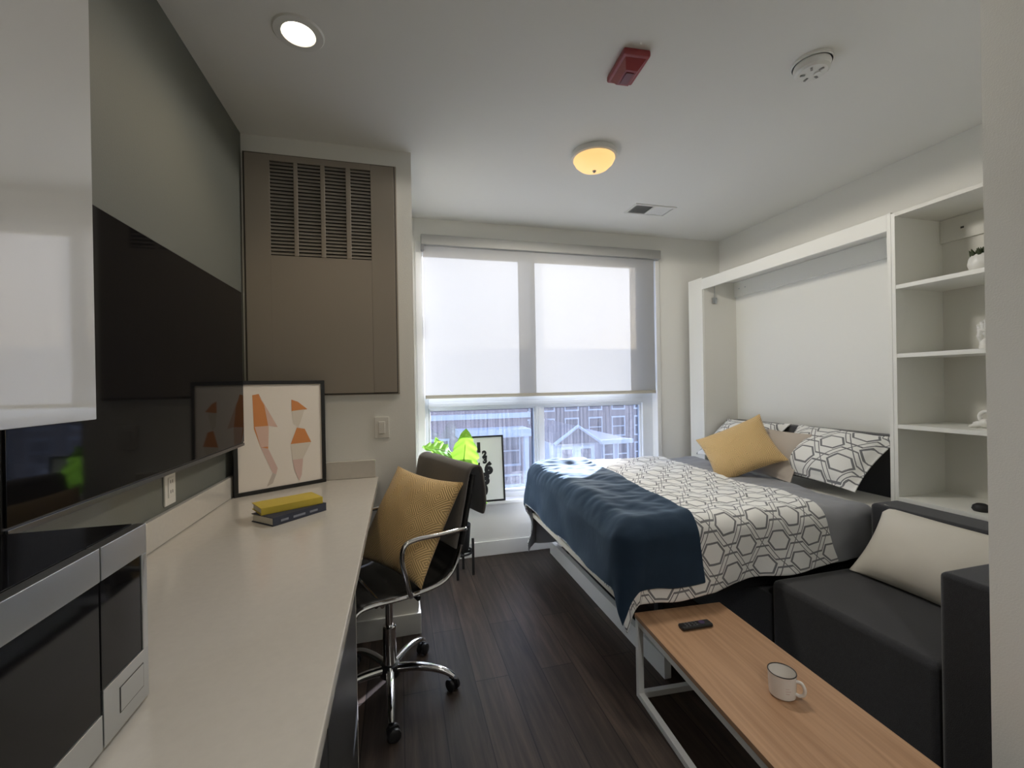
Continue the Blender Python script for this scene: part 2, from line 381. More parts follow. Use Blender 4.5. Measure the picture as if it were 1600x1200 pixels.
# ------------------------------------------------------------------ the room
XL, XR, YW, YC, XC, H, YB = -.772, 2.998, 3.506, 2.529, .0915, 2.74, -2.3
XP, YP = 1.60, .838
struct(obj('floor', bx(XL-.2, XR+.2, YB-.2, YW+.16, -.12, 0), M['floor'], smooth=None))
struct(obj('ceiling', bx(XL-.2, XR+.2, YB-.2, YW+.16, H, H+.12), M['ceil'], smooth=None))
struct(obj('wall_left', bx(XL-.16, XL, YB-.1, YW+.16, 0, H), M['grey'], smooth=None))
struct(obj('wall_right', bx(XR, XR+.16, YP-.2, YW+.16, 0, H), M['wall'], smooth=None))
struct(obj('wall_back', bx(XL-.16, XP+.1, YB-.16, YB, 0, H), M['wall'], smooth=None))
struct(obj('wall_partition', bx(XP, XR+.16, YB-.16, YP, 0, H), M['wall'], smooth=None))
WX0, WX1, WZ0, WZ1 = .19, 2.32, .45, 2.555
bm = BM()
box(bm, XC-.02, WX0, YW, YW+.16, 0, H); box(bm, WX1, XR, YW, YW+.16, 0, H)
box(bm, WX0, WX1, YW, YW+.16, 0, WZ0); box(bm, WX0, WX1, YW, YW+.16, WZ1, H)
struct(obj('wall_window', bm, M['wall'], smooth=None))
struct(obj('wall_chase', bx(XL, XC, YC, YW+.16, 0, H), M['wall'], smooth=None))
bm = BM(); box(bm, XC, XR, YW-.014, YW, 0, .118, .004)
struct(obj('baseboard_window', bm, M['trim']))
struct(obj('baseboard_chase', bx(XL+.01, XC+.012, YC-.014, YC, 0, .118, bev=.004), M['trim']))
struct(obj('baseboard_chase_side', bx(XC, XC+.012, YC, YW-.015, 0, .118, bev=.004), M['trim']))
struct(obj('baseboard_partition', bx(XP-.012, XP, YB, YP, 0, .118, bev=.004), M['trim']))
# window sill and jamb trim
struct(obj('trim_1', bx(XC+.05, WX1+.03, YW-.055, YW+.075, WZ0-.022, WZ0+.004, bev=.005), M['trim']))
bm = BM(); box(bm, WX0-.045, WX0+.012, YW-.018, YW+.07, WZ0, WZ1, .004); box(bm, WX1-.03, WX1+.012, YW-.018, YW+.07, WZ0, WZ1, .004)
struct(obj('trim_2', bm, M['trim']))

# window: frame, mullions, sashes, four panes
win = struct(bpy.data.objects.new('window_1', None)); COL.objects.link(win); win.location = (1.25, YW+.1, WZ0); FR[win.name] = Matrix.Translation(win.location)
YF0, YF1 = YW+.065, YW+.15
bm = BM()
box(bm, WX0+.008, .232, YF0, YF1, WZ0, WZ1, .004); box(bm, 2.185, WX1-.008, YF0, YF1, WZ0, WZ1, .004)
box(bm, .232, 2.185, YF0, YF1, WZ0, .492, .004); box(bm, .232, 2.185, YF0, YF1, 2.50, WZ1, .004)
obj('window_frame', bm, M['frame'], win)
bm = BM(); box(bm, .232, 2.185, YF0-.004, YF1, 1.215, 1.335, .005); box(bm, .232, 2.185, YF0-.012, YF0, 1.23, 1.262, .004); obj('transom', bm, M['frame'], win)
bm = BM(); box(bm, 1.155, 1.214, YF0, YF1, .492, 1.215, .004); box(bm, 1.172, 1.197, YF0-.01, YF0, .492, 1.215, .003); obj('mullion', bm, M['frame'], win)
obj('mullion', bx(1.15, 1.222, YF0, YF1, 1.335, 2.50, bev=.004), M['frame'], win)
for (a, b, c, d, nm) in ((.232, 1.155, .492, 1.215, 'lower_sash'), (1.214, 2.185, .492, 1.215, 'lower_sash'), (.232, 1.15, 1.335, 2.5, 'upper_sash'), (1.222, 2.185, 1.335, 2.5, 'upper_sash')):
    bm = BM(); s = .018
    box(bm, a, a+s, YF0+.02, YF0+.06, c, d, .003); box(bm, b-s, b, YF0+.02, YF0+.06, c, d, .003); box(bm, a+s, b-s, YF0+.02, YF0+.06, c, c+s, .003); box(bm, a+s, b-s, YF0+.02, YF0+.06, d-s, d, .003)
    q = obj(nm, bm, M['frame'], win)
    obj('pane', bx(a+s, b-s, YF0+.036, YF0+.041, c+s, d-s), M['pane'], q, smooth=None)
# roller shade
sh = thing('roller_shade', 'white translucent roller shade pulled halfway down over the window', 'window shade', (1.25, YW-.03, 1.31))
obj('cassette', bx(WX0, WX1-.006, YW-.075, YW-.004, 2.512, 2.592, bev=.006), mat('cassette_grey', (.34, .34, .325), .5), sh)
bm = BM()
sheet(bm, 2, 24, lambda u, v: Vector((.205+u*2.055, YW-.038+.003*math.sin(v*3), 1.315+v*1.2)))
obj('shade_fabric', bm, M['shade'], sh)
obj('hem_bar', bx(.205, 2.26, YW-.046, YW-.03, 1.303, 1.331, bev=.005), mat_mix_translucent('hem_fabric', (.66, .63, .55), (.55, .52, .44), .4), sh)
obj('end_cap', bx(.190, .214, YW-.07, YW-.006, 2.468, 2.512, bev=.003), mat('end_cap_grey', (.2, .2, .2), .5), sh)
tag(obj('blind_chain_clip', bx(.206, .214, YW-.026, YW-.006, 1.78, 1.95, bev=.002), M['mblk']), 'small dark clip on the left window jamb beside the shade', 'clip')

# closet access panel with louvred grille on the chase
pn = thing('access_panel', 'beige louvred access panel on the wall beyond the television', 'panel', (-.38, YC-.02, 1.37))
bm = BM(); box(bm, -.762, .008, YC-.014, YC, 1.366, 2.645, .003); obj('panel_frame', bm, M['panel'], pn)
obj('panel_gap', bx(-.757, -.001, YC-.0165, YC-.0135, 1.371, 2.640), M['gap'], pn, smooth=None)
bm = BM(); gx = [-.632, -.518, -.498, -.386, -.364, -.258, -.234, -.130]; x0, x1, z0, z1 = -.750, -.005, 1.377, 2.634
box(bm, x0, gx[0], YC-.026, YC-.0165, z0, z1, .002); box(bm, gx[7], x1, YC-.026, YC-.0165, z0, z1, .002)
box(bm, gx[0], gx[7], YC-.026, YC-.0165, 2.602, z1, .0); box(bm, gx[0], gx[7], YC-.026, YC-.0165, z0, 2.107, .0)
for a, b in ((1, 2), (3, 4), (5, 6)): box(bm, gx[a], gx[b], YC-.028, YC-.0165, 2.107, 2.602, .003)
obj('door_leaf', bm, M['panel'], pn)
for k in range(4):
    bm = BM(); a, b = gx[2*k], gx[2*k+1]
    for i in range(26):
        z = 2.113+i*.0188
        prism(bm, [(YC-.0265, z), (YC-.0255, z-.001), (YC-.0165, z+.012), (YC-.0165, z+.015)], a, b, 'x')
    obj('louver', bm, mat('louver_paint', (.27, .25, .22), .5) if k == 0 else bpy.data.materials['louver_paint'], pn, smooth=None)

# light switch / outlet
sw = thing('light_switch', 'white rocker light switch on the wall below the louvred panel', 'light switch', (-.093, YC, 1.18))
obj('cover_plate', bx(-.132, -.054, YC-.007, YC, 1.122, 1.240, bev=.003), M['plate'], sw)
obj('rocker', bx(-.110, -.076, YC-.012, YC-.006, 1.148, 1.214, bev=.002), M['plate'], sw)
ot = thing('power_outlet', 'white power outlet on the grey wall under the television', 'outlet', (XL, 1.742, 1.077))
obj('cover_plate', bx(XL, XL+.007, 1.706, 1.779, 1.018, 1.137, bev=.003), M['plate'], ot)
bm = BM(); box(bm, XL+.006, XL+.010, 1.724, 1.761, 1.043, 1.112, .002); obj('receptacle', bm, M['plate'], ot)
for z in (1.058, 1.092):
    for y in (1.735, 1.748): obj('slot', bx(XL+.0095, XL+.0105, y, y+.003, z, z+.011), M['slot'], ot, smooth=None)

# ------------------------------------------------------------------ ceiling fixtures
def downlight(x, y, label, watts, r=.09, grp='recessed ceiling downlights', col=(1, .80, .56)):
    t = thing('recessed_downlight', label, 'ceiling light', (x, y, H), group=grp)
    bm = BM(); lathe(bm, [(r*.60, -.001), (r*.66, -.007), (r*.95, -.006), (r, -.001), (r, 0)], (x, y, H), 40); obj('trim_ring', bm, M['plas'], t)
    bm = BM(); lathe(bm, [(0, -.004), (r*.4, -.004), (r*.62, -.0025)], (x, y, H), 40); obj('lens', bm, M['lens'], t)
    L = bpy.data.lights.new('downlight_beam', 'SPOT'); L.energy = watts; L.color = col; L.spot_size = 2.3; L.spot_blend = .7; L.shadow_soft_size = .05
    lo = bpy.data.objects.new('downlight_beam', L); COL.objects.link(lo); lo.parent = t; lo.location = (0, 0, -.012)
    return t
downlight(-.338, 1.765, 'round recessed downlight, lit, in the ceiling above the counter', CAN_W)
downlight(.55, -.55, 'added fill light shaped as a recessed downlight over the entry, behind the viewer', BACK_FILL_W, col=(1, .985, .96))  # out-of-view fill lamp, added to brighten the room from the camera side
downlight(.55, -1.6, 'unseen added fill light shaped as a recessed downlight at the back of the entry', BACK_FILL_W, col=(1, .985, .96))  # second unseen fill lamp, added for the same reason
bl = thing('flush_ceiling_lamp', 'round flush ceiling lamp with amber glowing glass bowl', 'ceiling lamp', (1.12, 2.30, H))
bm = BM(); lathe(bm, [(0, 0), (.128, 0), (.132, -.012), (.130, -.030), (.118, -.034)], (1.12, 2.30, H), 48); obj('base_ring', bm, M['plas'], bl)
bm = BM(); lathe(bm, [(.117, -.026), (.119, -.040), (.108, -.062), (.085, -.083), (.05, -.097), (.018, -.102), (0, -.103)], (1.12, 2.30, H), 48); obj('glass_bowl', bm, M['bowl'], bl)
bm = BM(); lathe(bm, [(.012, -.100), (.010, -.108), (.005, -.113), (0, -.114)], (1.12, 2.30, H), 16); obj('finial', bm, M['bronze'], bl)
L = bpy.data.lights.new('bowl_glow', 'SPOT'); L.energy = BOWL_W; L.color = (1, .94, .84); L.shadow_soft_size = .10; L.spot_size = PI; L.spot_blend = .06
lo = bpy.data.objects.new('bowl_glow', L); COL.objects.link(lo); lo.parent = bl; lo.location = (0, 0, -.13)
# red strobe
st = thing('fire_alarm_strobe', 'red fire alarm strobe mounted flat on the ceiling', 'fire alarm', (.95, 1.62, H), rotz=math.radians(-4))
bm = BM(); box(bm, -.058, .058, -.088, .088, -.028, 0, .008); obj('housing', bm, M['red'], st, world=False)
bm = BM()
A = [(-.046, -.074), (.046, -.074), (.046, .074), (-.046, .074)]; B = [(-.026, -.034), (.026, -.034), (.026, .056), (-.026, .056)]
va = [bm.verts.new((x, y, -.027)) for x, y in A]; vb = [bm.verts.new((x, y, -.052)) for x, y in B]
for i in range(4): bm.faces.new((va[i], va[(i+1) % 4], vb[(i+1) % 4], vb[i]))
bm.faces.new(vb); obj('raised_cover', bm, M['red'], st, world=False, smooth=20)
obj('lens', bx(-.018, .018, -.022, .046, -.056, -.051, bev=.003), M['redd'], st, world=False)
# smoke detector
sd = thing('smoke_detector', 'white round smoke detector on the ceiling at right', 'smoke detector', (1.70, 1.43, H))
bm = BM(); lathe(bm, [(0, 0), (.075, 0), (.076, -.010), (.072, -.014)], (1.70, 1.43, H), 40); obj('base_plate', bm, M['plas'], sd)
bm = BM(); lathe(bm, [(.066, -.012), (.068, -.020), (.064, -.040), (.055, -.048), (.03, -.050), (0, -.050)], (1.70, 1.43, H), 40); obj('cover', bm, M['plas'], sd)
vm = mat('smoke_vent_grey', (.25, .25, .24), .5)
for a in (.3, 1.4, 2.6, 3.8, 5.0):
    m = Matrix.Translation((1.70+.035*math.cos(a), 1.43+.035*math.sin(a), H-.0505)) @ Matrix.Rotation(a, 4, 'Z')
    obj('vent', bx(-.009, .009, -.004, .004, -.002, .001, mtx=m), vm, sd, smooth=None)
bm = BM(); lathe(bm, [(.013, -.049), (.012, -.055), (0, -.056)], (1.715, 1.42, H), 20); obj('test_button', bm, M['plas'], sd)
# ceiling register
vt = thing('ceiling_vent', 'white rectangular ceiling air vent near the window', 'air vent', (1.91, 2.965, H))
bm = BM(); X0, X1, Y0, Y1 = 1.735, 2.085, 2.875, 3.055
for a in ((X0, X1, Y0, Y0+.018), (X0, X1, Y1-.018, Y1), (X0, X0+.018, Y0+.018, Y1-.018), (X1-.018, X1, Y0+.018, Y1-.018), (1.902, 1.918, Y0+.018, Y1-.018)): box(bm, *a, H-.008, H, .002)
obj('frame', bm, M['plas'], vt)
for hx, lean in ((X0+.018, 1), (1.918, -1)):
    bm = BM()
    for i in range(9):
        x = hx+.006+i*.0165
        prism(bm, [(x, H-.007), (x+.0015, H-.007), (x+.0015+.011*lean, H-.0005), (x+.011*lean, H-.0005)], Y0+.018, Y1-.018, 'y')
    obj('vane', bm, M['plas'], vt, smooth=None)
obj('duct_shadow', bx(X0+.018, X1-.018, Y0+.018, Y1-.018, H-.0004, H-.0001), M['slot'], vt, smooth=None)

# ------------------------------------------------------------------ kitchen side
G = .001
tag(obj('kitchen_counter', bx(XL+G, -.116, YB+G, YC-G, .878, .908, bev=.004), M['quartz']), 'long pale quartz counter running along the left wall', 'countertop')
tag(obj('backsplash', bx(XL+G, XL+.02, YB+G, YC-G, .909, 1.005, bev=.003), M['quartz']), 'low quartz backsplash along the grey wall under the television', 'backsplash')
tag(obj('backsplash', bx(XL+.021, -.13, YC-.02, YC-G, .909, 1.005, bev=.003), M['quartz']), 'short quartz backsplash at the far end of the counter', 'backsplash')
bc = thing('base_cabinet', 'black base cabinet under the near end of the pale counter', 'cabinet', (-.45, .4, 0))
obj('body', bx(XL+G, -.165, YB+G, 1.492, .09, .877), M['darkcab'], bc, smooth=None)
obj('toe_kick', bx(XL+G, -.22, YB+G, 1.46, 0, .09), M['mblk'], bc, smooth=None)
for y0, y1 in ((.92, 1.484), (.33, .914), (-.26, .324), (-.85, -.266)): obj('door', bx(-.165, -.146, y0, y1, .10, .868, bev=.002), M['darkcab'], bc)
obj('end_edge', bx(-.164, -.1455, 1.485, 1.492, .10, .868), mat('edge_band', (.45, .42, .38), .3), bc, smooth=None)
uc = thing('upper_cabinet', 'glossy white upper cabinet reflecting the window, at the left edge', 'cabinet', (-.62, .4, 1.37))
obj('body', bx(XL+G, -.487, YB+G, .838, 1.385, H-.002), M['gloss'], uc, smooth=None)
for y0, y1 in ((.395, .838), (-.055, .391), (-.505, -.059), (-.955, -.509)): obj('door', bx(-.487, -.467, y0, y1, 1.369, H-.01, bev=.0015), M['gloss'], uc)
# microwave
mw = thing('microwave', 'black and stainless microwave oven on the near end of the counter', 'microwave', (-.58, .6, .908))
MY0, MY1, MZ0, MZ1, MX = .345, .836, .916, 1.198, -.402
obj('body', bx(-.755, MX-.018, MY0, MY1, MZ0, MZ1, bev=.004), M['black'], mw)
obj('top_cover', bx(-.755, MX-.019, MY0+.002, MY1-.002, MZ1-.001, MZ1+.001, bev=.0005), M['bglass'], mw)
def face(y0, y1, z0, z1, wy0, wy1, wz0, wz1):
    bm = BM()
    for a in ((y0, y1, wz1, z1), (y0, y1, z0, wz0), (y0, wy0, wz0, wz1), (wy1, y1, wz0, wz1)):
        if a[1]-a[0] > 1e-4: box(bm, MX-.018, MX, a[0], a[1], a[2], a[3], .0012)
    return bm
SPL = .7235
d = obj('door', face(MY0, SPL-.0015, MZ0+.003, MZ1, MY0+.03, SPL-.0015, MZ0+.052, MZ1-.047), M['steel'], mw)
obj('window', bx(MX-.014, MX-.002, MY0+.03, SPL-.0015, MZ0+.052, MZ1-.047, bev=.001), M['bglass'], d)
cp = obj('control_panel', face(SPL+.0015, MY1, MZ0+.003, MZ1, SPL+.0015, MY1-.014, MZ0+.083, MZ1-.047), M['steel'], mw)
obj('display', bx(MX-.014, MX-.002, SPL+.0015, MY1-.014, MZ0+.083, MZ1-.047, bev=.001), M['bglass'], cp)
q_ = obj('door_button', bx(MX-.004, MX+.0006, SPL+.036, MY1-.016, MZ0+.026, MZ0+.064, bev=.0005), M['black'], cp)
obj('button_face', bx(MX-.003, MX+.0012, SPL+.0375, MY1-.0175, MZ0+.0275, MZ0+.0625, bev=.0008), M['steel'], q_)
for x in (-.72, -.45):
    for y in (MY0+.04, MY1-.04): obj('foot', bx(x, x+.02, y-.01, y+.01, .908, .9165), M['mblk'], mw, smooth=None)
# television
tv = thing('television', 'large black flat screen television mounted on the grey wall', 'television', (-.72, 1.61, 1.15))
TY0, TY1, TZ0, TZ1, TX = .985, 2.245, 1.150, 1.860, -.690
obj('housing', bx(-.735, TX-.004, TY0, TY1, TZ0, TZ1, bev=.006), M['black'], tv)
obj('screen', bx(TX-.006, TX, TY0+.006, TY1-.006, TZ0+.018, TZ1-.006, bev=.001), M['tvs'], tv)
obj('chin_strip', bx(TX-.005, TX+.0015, TY0+.006, TY1-.006, TZ0+.001, TZ0+.014, bev=.001), mat('dark_metal', (.12, .13, .15), .25, metal=.9), tv)
obj('wall_bracket', bx(XL+G, -.734, 1.35, 1.88, 1.30, 1.72), M['mblk'], tv, smooth=None)
# framed print leaning in the corner
def quadframe(name, label, cat, BL, along, up, w, h, thick, fw, paper, fmat):
    """picture frame whose lower left corner is BL; local x = along, local y = up"""
    t = thing(name, label, cat, BL); m = frame_from(Vector(BL), along, up); Ml = local(t).inverted() @ m
    bm = BM()
    for a in ((0, w, 0, fw), (0, w, h-fw, h), (0, fw, fw, h-fw), (w-fw, w, fw, h-fw)): box(bm, a[0], a[1], a[2], a[3], -thick, 0, .0015)
    bm.transform(Ml); obj('frame', bm, fmat, t, world=False)
    bm = BM(); box(bm, fw*.6, w-fw*.6, fw*.6, h-fw*.6, -thick, -thick*.45)
    bm.transform(Ml); p = obj('backing', bm, fmat, t, world=False, smooth=None)
    return t, Ml, thick
BLc = Vector((-.738, 2.250, .9085)); al = Vector((.349, .226, 0)).normalized(); back = Vector((-al.y, al.x, 0)); up = (Vector((0, 0, .545))+back*.003).normalized()
pf, Ml, th = quadframe('framed_print', 'black framed print of two orange and peach figures leaning in the corner', 'picture', BLc, al, up, .428, .540, .02, .018, None, M['fblk'])
bm = BM(); zf = -th*.4
def poly(bm, pts, z, mi):
    bm.faces.new([bm.verts.new((x, y, z)) for x, y in pts]).material_index = mi
PW, PH = .428, .540
def fp(pts): return [(.018+u*(PW-.036), .018+(1-v)*(PH-.036)) for u, v in pts]
poly(bm, fp([(0, 1), (1, 1), (1, 0), (0, 0)]), zf, 0)
FIG = [([(.17, .10), (.24, .09), (.30, .20), (.345, .42), (.335, .62), (.25, .60), (.18, .42)], 1), ([(.24, .11), (.29, .17), (.45, .42), (.34, .40), (.30, .20)], 2), ([(.19, .40), (.345, .40), (.335, .60), (.25, .60)], 2),
       ([(.25, .60), (.335, .62), (.44, .82), (.42, .88), (.38, .86)], 3), ([(.38, .86), (.42, .88), (.38, .96), (.31, .985)], 4),
       ([(.62, .155), (.70, .18), (.82, .26), (.62, .27)], 1), ([(.62, .27), (.78, .26), (.73, .38), (.70, .44), (.64, .40)], 5), ([(.68, .44), (.78, .46), (.86, .60), (.60, .60)], 1),
       ([(.60, .60), (.86, .60), (.75, .76), (.62, .76)], 5), ([(.62, .76), (.75, .76), (.73, .92), (.70, .98), (.64, .86)], 3)]
for i, (pts, mi) in enumerate(FIG): poly(bm, fp(pts), zf+.0004+.0001*i, mi)
bm.transform(Ml); obj('print', bm, [M['paper'], M['ora'], M['peach'], M['pink'], M['gry'], M['pale']], pf, world=False, smooth=None)
# books
def book(name, label, c, ang, w, d, h, cover, bend=.0):
    t = thing(name, label, 'book', c, rotz=ang)
    bm = BM(); ct_ = .003
    box(bm, 0, w, 0, d, 0, ct_, .0008); box(bm, 0, w, 0, d, h-ct_, h, .0008); box(bm, 0, w, 0, .004, 0, h, .0015)
    obj('cover', bm, cover, t, world=False)
    obj('page_block', bx(.004, w-.004, .003, d-.005, ct_*.8, h-ct_*.8), M['page'], t, world=False, smooth=None)
    return t
nb = book('hardcover_book', 'navy hardcover book lying on the counter under a yellow book', (-.449, 1.745, .9085), math.radians(46.5), .226, .135, .031, M['navyb'])
bm = BM()
for x, w in ((.03, .03), (.08, .05), (.15, .035)): box(bm, x, x+w, -.0006, .0004, .010, .018)
obj('spine_lettering', bm, mat('spine_silver', (.25, .27, .32), .5), nb, world=False, smooth=None)
book('softcover_book', 'yellow book lying on top of the navy hardcover book', (-.500, 1.790, .940), math.radians(30), .225, .125, .026, M['yelb'])

# ------------------------------------------------------------------ wall bed and bookcase
BX = 2.60; BKX = 2.955
wb = thing('wall_bed', 'white fold-down wall bed cabinet with its bed frame lowered', 'wall bed', (2.78, 2.5, 0))
obj('pillar', bx(BX, BX+.022, 3.255, 3.44, 0, 2.318, bev=.002), M['lam'], wb)
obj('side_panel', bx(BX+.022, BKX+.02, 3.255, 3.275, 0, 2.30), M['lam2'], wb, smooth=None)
obj('side_panel', bx(BX, BKX+.02, 1.747, 1.767, 0, 2.305, bev=.001), M['lam'], wb)
obj('top_rail', bx(BX, BX+.022, 1.767, 3.255, 2.212, 2.303, bev=.002), M['lam'], wb)
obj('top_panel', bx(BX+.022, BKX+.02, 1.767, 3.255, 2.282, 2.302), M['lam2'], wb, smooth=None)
obj('back_panel', bx(BKX, BKX+.02, 1.767, 3.255, 0, 2.282), M['lam'], wb, smooth=None)
bm = BM(); box(bm, BKX-.018, BKX, 1.768, 3.254, 2.150, 2.281, .001); obj('nailer', bm, M['lam'], wb)
for y in (3.12, 3.19): obj('screw', bx(BKX-.0195, BKX-.0175, y, y+.012, 2.215, 2.224), M['steel'], wb, smooth=None)
bm = BM(); box(bm, 2.70, 2.74, 3.236, 3.255, 2.09, 2.14, .003); tube(bm, [(2.715, 3.24, 2.13), (2.715, 3.238, 2.21), (2.715, 3.24, 2.28)], .0035, 8); obj('catch_bracket', bm, M['steel'], wb)
obj('headboard', bx(2.84, BKX-.018, 1.785, 3.235, .45, 1.062, bev=.02, seg=3), M['head'], wb)
obj('foot_rail', bx(1.0, 1.03, 1.775, 3.245, .362, .398, bev=.004), M['rail'], wb)
obj('platform', bx(1.03, 2.86, 1.80, 3.24, .368, .445, bev=.004), M['black'], wb)
lg = obj('fold_down_leg', bx(1.195, 1.232, 1.80, 3.40, 0, .105, bev=.003), M['wmet'], wb)
for y in (1.9, 3.12): obj('leg_strut', bx(1.232, 1.262, y, y+.04, .09, .37, bev=.003), M['black'], wb)
bk = thing('bookcase', 'tall narrow white open bookcase right of the wall bed', 'bookcase', (2.78, 1.54, 0))
obj('side_panel', bx(BX, BKX+.02, 1.727, 1.746, 0, 2.297, bev=.001), M['lam'], bk)
obj('side_panel', bx(BX, BKX+.02, 1.338, 1.357, 0, 2.297, bev=.001), M['lam'], bk)
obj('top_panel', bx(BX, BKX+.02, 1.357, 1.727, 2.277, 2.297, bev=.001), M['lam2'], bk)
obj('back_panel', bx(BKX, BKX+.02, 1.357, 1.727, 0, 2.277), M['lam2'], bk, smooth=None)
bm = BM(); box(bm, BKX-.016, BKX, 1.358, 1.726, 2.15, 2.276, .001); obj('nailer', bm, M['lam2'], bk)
for y in (1.62, 1.52): obj('screw', bx(BKX-.0175, BKX-.0155, y, y+.014, 2.205, 2.215), M['slot'], bk, smooth=None)
SHZ = [1.908, 1.538, 1.157, .766]
for z in SHZ: obj('shelf', bx(BX+.001, BKX, 1.357, 1.727, z-.022, z, bev=.001), M['lam'], bk)
# shelf ornaments
pp = thing('potted_succulent', 'small white round pot with a dark green succulent on the top shelf', 'potted plant', (2.74, 1.438, SHZ[0]))
bm = BM(); lathe(bm, [(0, .0), (.03, .0), (.048, .018), (.056, .045), (.050, .075), (.038, .090), (.032, .086), (.034, .07), (0, .066)], (2.74, 1.438, SHZ[0]+.001), 32); obj('pot', bm, M['cera'], pp)
bm = BM()
for k in range(26):
    a = random.random()*2*PI; r = .034*math.sqrt(random.random()); p = Vector((2.74+r*math.cos(a), 1.438+r*math.sin(a), SHZ[0]+.072)); d = Vector((math.cos(a)*r*12, math.sin(a)*r*12, 1)).normalized()
    tube(bm, [p, p+d*.025, p+d*.05], [.006, .009, .001], 6)
obj('succulent', bm, M['soil'], pp)
def hand_sculpture():
    z = SHZ[1]; c = Vector((2.74, 1.432, z)); bm = BM()
    tube(bm, smooth_path([c+Vector((0, 0, 0)), c+Vector((0, 0, .03)), c+Vector((0, .002, .055)), c+Vector((0, .002, .085)), c+Vector((0, .0, .098))]), [.026]*5+[.024]*6+[.020]*4+[.026]*4+[.030]*6, 16)
    for i, (dy, ln, tl) in enumerate(((-.020, .050, -.04), (-.006, .056, -.01), (.008, .048, .03), (.020, .034, .06))):
        p = c+Vector((0, dy, .088)); pts = [p, p+Vector((-.003, tl*ln*.5, ln*.45)), p+Vector((-.006, tl*ln, ln*.8)), p+Vector((-.010, tl*ln*1.1, ln))]
        tube(bm, smooth_path(pts, 4), [.0105]*8+[.009]*5, 10)
    p = c+Vector((-.012, .010, .045)); tube(bm, smooth_path([p, p+Vector((-.010, .002, .02)), p+Vector((-.013, .0, .036)), p+Vector((-.013, -.004, .048))], 4), [.012]*6+[.0095]*7, 10)
    return bm
tag(obj('hand_sculpture', hand_sculpture(), M['cera'], smooth=60), 'white ceramic hand sculpture standing on the second shelf of the bookcase', 'sculpture')
def swan():
    z = SHZ[2]; c = Vector((2.74, 1.455, z)); bm = BM()
    tube(bm, smooth_path([c+Vector((0, .048, .004)), c+Vector((0, .03, .012)), c+Vector((0, .0, .022)), c+Vector((0, -.025, .026)), c+Vector((0, -.04, .022))], 5), [.003]*2+[.008]*4+[.015]*5+[.022]*5+[.018]*5, 14)
    tube(bm, smooth_path([c+Vector((0, -.036, .026)), c+Vector((0, -.044, .05)), c+Vector((0, -.036, .075)), c+Vector((0, -.014, .082)), c+Vector((0, .004, .066)), c+Vector((0, .004, .045)), c+Vector((0, -.004, .032))], 5), [.009]*31, 10)
    return bm
tag(obj('bird_sculpture', swan(), M['cera'], smooth=60), 'white looped ceramic bird sculpture on the third shelf of the bookcase', 'sculpture')
bm = BM(); lathe(bm, [(0, 0), (.028, 0), (.034, .010), (.030, .026), (.016, .036), (0, .038)], (2.68, 1.428, SHZ[3]), 24)
tag(obj('dark_trinket', bm, M['mblk'], smooth=60), 'small black rounded ornament on the lowest visible shelf', 'ornament')

# ------------------------------------------------------------------ sofa
sf = thing('sofa', 'charcoal grey boxy sofa running under and beside the bed', 'sofa', (2.1, 1.4, 0))
obj('base', bx(1.768, 2.58, 1.048, 1.737, .03, .060, bev=.012, seg=2), M['sofa'], sf)
obj('base', bx(1.768, 2.58, 1.743, 3.24, .03, .345, bev=.012, seg=2), M['sofa'], sf)
obj('seat_cushion', bx(1.752, 2.40, 1.048, 1.737, .062, .432, bev=.03, seg=4), M['sofa'], sf)
obj('armrest', bx(1.745, 2.585, .862, 1.046, .03, .760, bev=.018, seg=3), M['sofa'], sf)
obj('backrest', bx(2.401, 2.592, 1.048, 1.737, .062, .752, bev=.022, seg=3), M['sofa'], sf)
for x in (1.80, 2.54):
    for y in (.90, 1.70, 3.2): obj('foot', bx(x-.02, x+.02, y-.02, y+.02, 0, .032), M['mblk'], sf, smooth=None)

def put_pillow(name, label, m, c, xa, ya, w, h, t, cat='pillow', group=None, **k):
    bm = pillow_bm(w, h, t, **k); bm.transform(frame_from(Vector(c), xa, ya))
    loc = Vector(c); bm.transform(Matrix.Translation(-loc)); o = obj(name, bm, m, smooth=75); o.location = loc
    return tag(o, label, cat, group)
put_pillow('lumbar_pillow', 'white linen rectangular pillow leaning on the sofa back', M['cream'], (2.31, 1.365, .590), (-.01, -1, -.02), (.60, .02, .80), .64, .39, .20, flange=.03, seed=3, pinch=.07)

